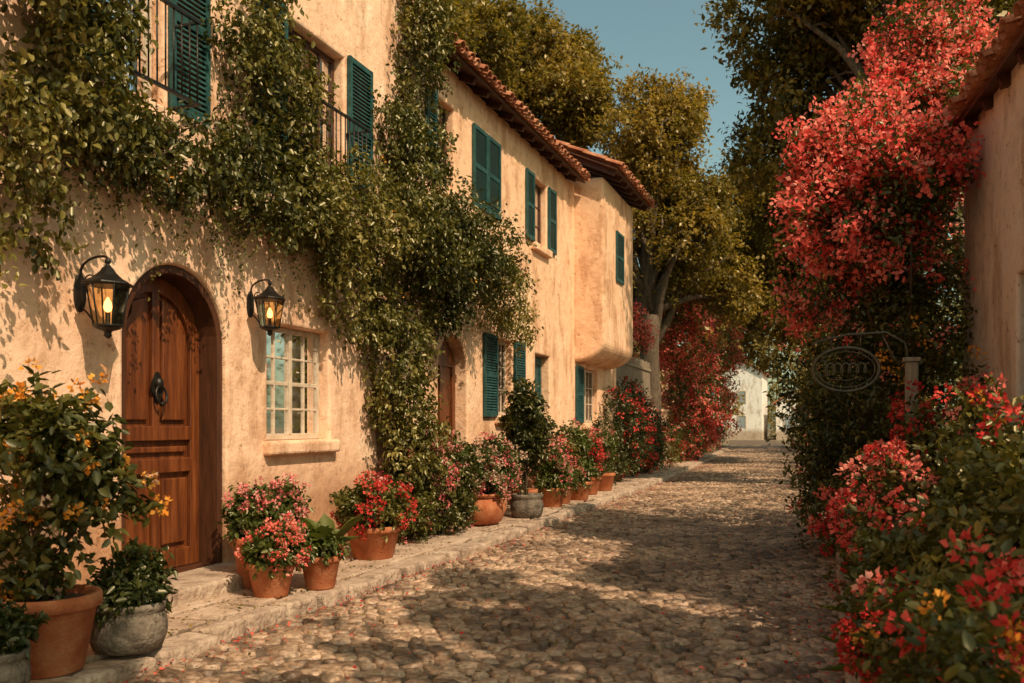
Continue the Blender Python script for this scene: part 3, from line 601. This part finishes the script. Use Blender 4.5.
bush('bougainvillea',[(-5.4,31,5.3,.9,1.1,.9),(-5.1,32,4.6,1.1,1.3,1.0),(-4.8,33,3.8,1.1,1.4,1.0),(-4.7,33,2.6,1.1,1.5,1.0),(-5.0,33.5,1.5,1.0,1.4,1.1),(-5.3,34,5.8,.9,1,.8),(-4.3,37,3.6,.9,1.3,1.5),(-4.5,38,5.0,.9,1.2,1.),(-4.6,37,2.0,.9,1.3,1.2)],4000,9,.1,.3,M['leafbright'],[M['bloom']],[FB(1,-.4,n=15,size=.085,rad=.16,f=2.6)],gapf=2.6,gapt=-.5,kite=True,lump=.35)
bush('bougainvillea',[(-5.9,24.5,4.5,.6,.9,.6),(-5.6,25.5,4.1,.6,.8,.7),(-5.8,23.5,4.9,.5,.7,.5)],900,9,.08,.25,M['leaf'],[M['bloom']],[FB(1,-.2,n=14,size=.07,rad=.12,f=2)],gapf=2,gapt=-.5,kite=True)
bush('flowering_shrub',[(-4.9,19.5,.9,.6,1.0,.8),(-4.8,21,1.2,.7,1.0,1.0),(-4.9,22.8,1.3,.7,1.1,1.1),(-4.9,24.8,1.1,.7,1.1,1.0)],2600,10,.075,.2,M['leafdark'],[M['red']],[dict(f=3.5,o=1,t=.3,p=.6,n=14,size=.05,rad=.07,mat=1,head=True)],gapf=2.4,gapt=-.65,inner=.5,bright=.05)
bl=[]
for y in np.arange(26.5,60,1.7): o=float(bend(y)); bl.append((-4.75+o,y,.7,.6,1.0,random.uniform(.7,1.3)))
bush('flowering_shrub',bl,3000,9,.1,.25,M['leaf'],[M['coral'],M['pale']],[dict(f=1.6,o=1,t=.4,p=.6,n=12,size=.07,rad=.1,mat=1,head=True),dict(f=1.6,o=2,t=.6,p=.5,n=12,size=.06,rad=.1,mat=2,head=True)],gapf=1.5,gapt=-.7,kite=True,stems=False)
# ------------------------------------------------------------------ potted plants
def potted(name,x,y,r,h,pm,blobs,m,k,L,sprig,leaf,flm,fls,style=0,z=.118,ros=None,**kw):
    e=empty(name,(x,y,z)); b=B()
    if style==0: pr=[(r*.66,0),(r*.70,.01),(r*.93,h*.80),(r*.95,h*.81),(r*1.0,h*.82),(r*1.03,h*.84),(r*1.03,h*.97),(r*1.0,h),(r*.92,h),(r*.90,h*.97),(r*.88,h*.9)]
    elif style==1: pr=[(r*.72,0),(r*.86,h*.06),(r*.98,h*.3),(r*1.0,h*.5),(r*.95,h*.72),(r*.88,h*.8),(r*.97,h*.86),(r*.99,h*.98),(r*.94,h),(r*.84,h*.98),(r*.82,h*.9)]
    else: pr=[(r*.6,0),(r*.8,h*.1),(r*.98,h*.45),(r*1.0,h*.6),(r*.9,h*.84),(r*.86,h*.88),(r*1.0,h*.93),(r*1.02,h),(r*.9,h),(r*.84,h*.9)]
    b.lathe(pr,(x,y,z),36,0,.008); b.obj('pot',[pm],e)
    s=B(); s.lathe([(r*.85,0),(r*.8,.012),(r*.3,.02)],(x,y,z+h*.88),20); s.obj('soil',[M['soil']],e)
    LB=Leaves(); bb=[(x+q[0],y+q[1],z+h+q[2],q[3],q[4],q[5]) for q in blobs]
    foliage(LB,bb,m,k,L,sprig,0,fl=fls,**kw)
    if ros: rosette(LB,(x+ros[0],y+ros[1],z+h+ros[2]),ros[3],ros[4],ros[5])
    LB.obj('plant',[leaf]+flm,e)
    st=B()
    for q in bb:
        for j in range(3): st.tube([(x+random.uniform(-.05,.05)*r*5,y+random.uniform(-.05,.05)*r*5,z+h*.85),((x+q[0])/2+random.uniform(-.03,.03),(y+q[1])/2,(z+h+q[2])/2),(q[0]+random.uniform(-.5,.5)*q[3],q[1]+random.uniform(-.5,.5)*q[4],q[2])],[.009,.007,.003],5)
    st.obj('stems',[M['twig']],e)
H=lambda mat,t=.1,p=.6,size=.028,rad=.04,n=22,**k:dict(dict(f=9,o=1,t=t,p=p,n=n,size=size,rad=rad,mat=mat,head=True,rmin=.7),**k)
potted('potted_lantana',-4.02,3.76,.28,.42,M['terra'],[(0,-.02,.28,.28,.27,.2),(.0,.02,.58,.3,.28,.26),(-.1,-.15,.86,.26,.28,.24),(.1,.08,.42,.26,.24,.24),(-.2,.08,.85,.24,.24,.26),(.12,-.1,.82,.2,.2,.2),(-.05,.0,1.05,.18,.18,.16),(-.3,.12,.55,.22,.24,.22)],820,12,.072,.15,M['leaf'],[M['orange'],M['pale']],[H(1,-.1,.5,.03,.036,18),H(2,.6,.3,.024,.03,16)],gapf=6,gapt=-.45,bright=.02,lump=.35)
potted('potted_fern',-3.93,4.28,.225,.29,M['stonepot'],[(0,0,.05,.19,.19,.12),(.02,.02,.14,.13,.13,.12)],240,11,.06,.11,M['leafdark'],[M['red']],[],style=1,gapt=-.7,bright=.2,ros=(0,0,.0,22,.24,.25))
potted('potted_fern',-3.84,3.28,.17,.24,M['stonepot'],[(0,0,.08,.16,.16,.12)],150,12,.05,.08,M['leafdark'],[M['red']],[],style=1,gapt=-.8)
potted('potted_geranium',-4.42,6.28,.22,.42,M['terra'],[(0,0,.14,.26,.28,.18),(.08,.1,.24,.2,.23,.15),(-.1,.05,.18,.23,.23,.18)],400,12,.055,.1,M['leafbright'],[M['pink']],[H(1,-.05,.55,.026,.04,24)],gapt=-.7)
potted('potted_geranium',-4.1,5.98,.185,.27,M['terra'],[(0,0,.09,.2,.22,.12),(.03,.03,.14,.17,.18,.11)],280,12,.05,.09,M['leafbright'],[M['coral']],[H(1,.1,.55,.024,.033,22)],gapt=-.7)
potted('potted_hosta',-3.93,6.42,.165,.27,M['terra'],[(0,0,.08,.16,.16,.1)],120,12,.05,.08,M['leafbright'],[M['coral']],[H(1,.2,.6)],ros=(.02,.08,.02,20,.36,.45),gapt=-.7)
potted('potted_geranium',-4.32,8.05,.28,.33,M['terra'],[(0,0,.12,.3,.32,.17),(-.05,-.15,.22,.23,.23,.15),(.1,.15,.18,.23,.23,.15)],480,12,.055,.1,M['leaf'],[M['red']],[H(1,-.05,.6,.03,.045,26)],gapt=-.7)
potted('potted_shrub',-4.45,11.3,.36,.42,M['terra'],[(0,0,.2,.42,.42,.26),(-.1,-.4,.38,.38,.38,.3),(.05,.3,.42,.33,.38,.26)],900,12,.06,.12,M['leafbright'],[M['pink'],M['pale']],[H(1,.25,.6,.032,.05,22),H(2,.1,.6,.03,.05,22,o=2)],style=2,gapt=-.7,bright=.1)
potted('potted_laurel',-4.12,12.3,.24,.34,M['stonepot'],[(0,0,.45,.26,.28,.4),(.03,0,1.0,.24,.26,.42),(-.05,0,1.45,.15,.15,.33)],620,12,.065,.13,M['leaf'],[M['pale']],[],style=1,gapf=5,gapt=-.4,lump=.35)
potted('potted_laurel',-4.5,13.2,.24,.34,M['terra'],[(0,0,.45,.28,.3,.4),(0,0,.95,.28,.28,.4)],600,12,.065,.12,M['leaf'],[M['pale']],[],gapf=4,gapt=-.5)
for i,(px_,py_,rr,hh) in enumerate(((-4.25,14.0,.22,.32),(-4.3,14.7,.2,.3),(-4.2,15.4,.24,.34),(-4.4,16.9,.24,.34),(-4.35,17.9,.24,.36))):
    potted('potted_geranium' if i!=1 else 'potted_laurel',px_,py_,rr,hh,M['terra'],[(0,0,.18,.28,.3,.25),(-.05,0,.45+.12*(i%3),.25,.3,.25)],380,11,.06,.11,M['leaf'] if i%2 else M['leafbright'],[M['red'] if i%2 else M['pink']],[H(1,.35,.6,.035,.05,20)],gapt=-.7)
bush('flowering_shrub',[(-4.6,9.3,.45,.35,.4,.35),(-4.5,10.2,.5,.45,.5,.4),(-4.6,10.5,.85,.36,.36,.36),(-4.65,9.7,.9,.35,.4,.4)],1100,12,.055,.12,M['leaf'],[M['pink']],[H(1,.1,.5,.03,.045,22,f=5)],gapt=-.7)
# ------------------------------------------------------------------ right foreground planting
G1=[(.50,3.75,.62,.30,.42,.40),(.82,4.9,.9,.40,.6,.5),(.45,5.3,.50,.28,.6,.4),(.6,6.8,.75,.42,.8,.55),(.95,6.2,1.0,.38,.7,.5),(.38,8.1,.6,.34,.7,.5),(.9,8.0,1.1,.42,.7,.5),(.45,2.75,.42,.24,.35,.34),(.95,3.9,.85,.35,.5,.48)]
bush('geranium_bed',G1,3100,12,.06,.15,M['leaf'],[M['red'],M['coral'],M['orange']],[H(1,.35,.35,.036,.055,30,f=4),H(2,.05,.34,.038,.058,30,f=4,o=2),H(3,1.1,.3,.028,.04,22,f=4,o=0)],gapf=4.5,gapt=-.42,bright=.02,inner=.3,lump=.35)
LB=Leaves()
for c in ((.36,4.9,.2),(.34,6.1,.2),(.4,7.3,.15)): rosette(LB,c,22,.42,.15,up=1.1,br=.15)
LB.obj('agave_plant',[M['leafbright']])
potted('potted_geranium',.3,4.35,.17,.28,M['terra'],[(0,0,.12,.2,.2,.16)],250,12,.05,.09,M['leaf'],[M['red']],[H(1,0,.7)],z=.1,gapt=-.8)
# ------------------------------------------------------------------ hanging sign
e=empty('hanging_sign',(.6,8.3,0)); b=B(); sy=8.3
b.box(.60,.70,sy-.05,sy+.05,.05,1.98,0); b.box(.58,.72,sy-.07,sy+.07,1.982,2.02,0)
b.obj('post',[M['greywood']],e,.008)
b=B(); cx,cy,cz=.13,sy,1.93
b.tube([(.64,cy,1.9),(.6,cy,2.15),(.45,cy,2.24),(.14,cy,2.23),(-.12,cy,2.17),(-.15,cy,2.13)],.012,6); b.tube([(.62,cy,1.85),(.5,cy,2.05),(.42,cy,2.22)],.008,6)
b.tube([(cx+.27*math.cos(t*.2618),cy,cz+.19*math.sin(t*.2618)) for t in range(24)],.015,8,closed=True)
b.tube([(cx+.235*math.cos(t*.2618),cy,cz+.155*math.sin(t*.2618)) for t in range(24)],.006,6,closed=True)
for dx in (-.12,.12): b.tube([(cx+dx,cy,cz+.17),(cx+dx,cy,2.23)],.006,5)
pts=[]
for i in range(90):
    t=i/89; pts.append((cx-.19+.38*t+.022*math.sin(t*38),cy,cz+.01+.045*math.cos(t*38)*(1.6 if t<.1 else 1)))
b.tube(pts,.009,6); b.tube([(cx-.15,cy,cz-.08),(cx,cy,cz-.095),(cx+.15,cy,cz-.08)],.006,5)
b.obj('iron_sign',[M['bronze']],e)
# ------------------------------------------------------------------ fallen petals
LB=Leaves(); n=2600; yy=3+rng.random(n)**1.5*30; side=rng.random(n)
xx=np.where(side<.45,XL+.12+rng.exponential(.22,n),np.where(side<.9,XR-.05-rng.exponential(.3,n),rng.uniform(XL,XR,n)))+bend(yy)
P=np.stack([xx,yy,.036+.01*rng.random(n)],1); D=rng.normal(size=(n,3))*np.array([1,1,.12]); LB.add(P,D,np.tile([0,0,1.],(n,1))+rng.normal(size=(n,3))*.25,.03*(.6+.6*rng.random(n)),.8,0,rng.random(n),True)
n=1200; yy=3+rng.random(n)**1.3*16; xx=rng.uniform(-4.95,XL,n)+bend(yy); P=np.stack([xx,yy,.130+.008*rng.random(n)],1)
LB.add(P,rng.normal(size=(n,3))*np.array([1,1,.12]),np.tile([0,0,1.],(n,1))+rng.normal(size=(n,3))*.25,.034*(.6+.6*rng.random(n)),.7,1,rng.random(n),True)
n=1500; yy=3+rng.random(n)**1.3*20; xx=rng.uniform(XL+.15,XR,n)+bend(yy); P=np.stack([xx,yy,.036+.008*rng.random(n)],1)
LB.add(P,rng.normal(size=(n,3))*np.array([1,1,.12]),np.tile([0,0,1.],(n,1))+rng.normal(size=(n,3))*.25,.03*(.6+.6*rng.random(n)),.6,1,rng.random(n),True)
LB.obj('fallen_petals',[M['red'],M['leafoak']])
# ------------------------------------------------------------------ light, sky, camera
S=Vector((.86,-.56,1.12)).normalized(); el=math.asin(S.z)
sl=bpy.data.lights.new('sun','SUN'); sl.energy=5; sl.angle=math.radians(.4); sl.color=(1,.81,.59)
so=bpy.data.objects.new('sun',sl); so.rotation_euler=S.to_track_quat('Z','Y').to_euler(); so.location=(10,-6,15); link(so)
w=bpy.data.worlds.new('World'); scene.world=w; w.use_nodes=True; nt=w.node_tree; nt.nodes.clear()
sk=nt.nodes.new('ShaderNodeTexSky'); sk.sky_type='NISHITA'; sk.sun_disc=False; sk.sun_elevation=el; sk.sun_rotation=math.atan2(S.x,S.y); sk.dust_density=2.; sk.ozone_density=1.0
mx=nt.nodes.new('ShaderNodeMix'); mx.data_type='RGBA'; mx.blend_type='MULTIPLY'; mx.inputs[0].default_value=1; mx.inputs[7].default_value=(1.62,1.72,1.18,1)
bg=nt.nodes.new('ShaderNodeBackground'); bg.inputs[1].default_value=.095; o=nt.nodes.new('ShaderNodeOutputWorld')
nt.links.new(sk.outputs[0],mx.inputs[6]); nt.links.new(mx.outputs[2],bg.inputs[0]); nt.links.new(bg.outputs[0],o.inputs[0])
cam=bpy.data.cameras.new('camera'); co=bpy.data.objects.new('camera',cam); link(co)
co.location=(0,0,1.45); co.rotation_euler=(math.radians(90),0,math.radians(19.46)); cam.sensor_width=36; cam.lens=900*36/1024; cam.shift_y=83.5/1024
cam.clip_start=.05; cam.clip_end=1000; cam.dof.use_dof=True; cam.dof.focus_distance=9.5; cam.dof.aperture_fstop=3.2
scene.camera=co
scene.view_settings.view_transform='Standard'; scene.view_settings.look='None'; scene.view_settings.exposure=0
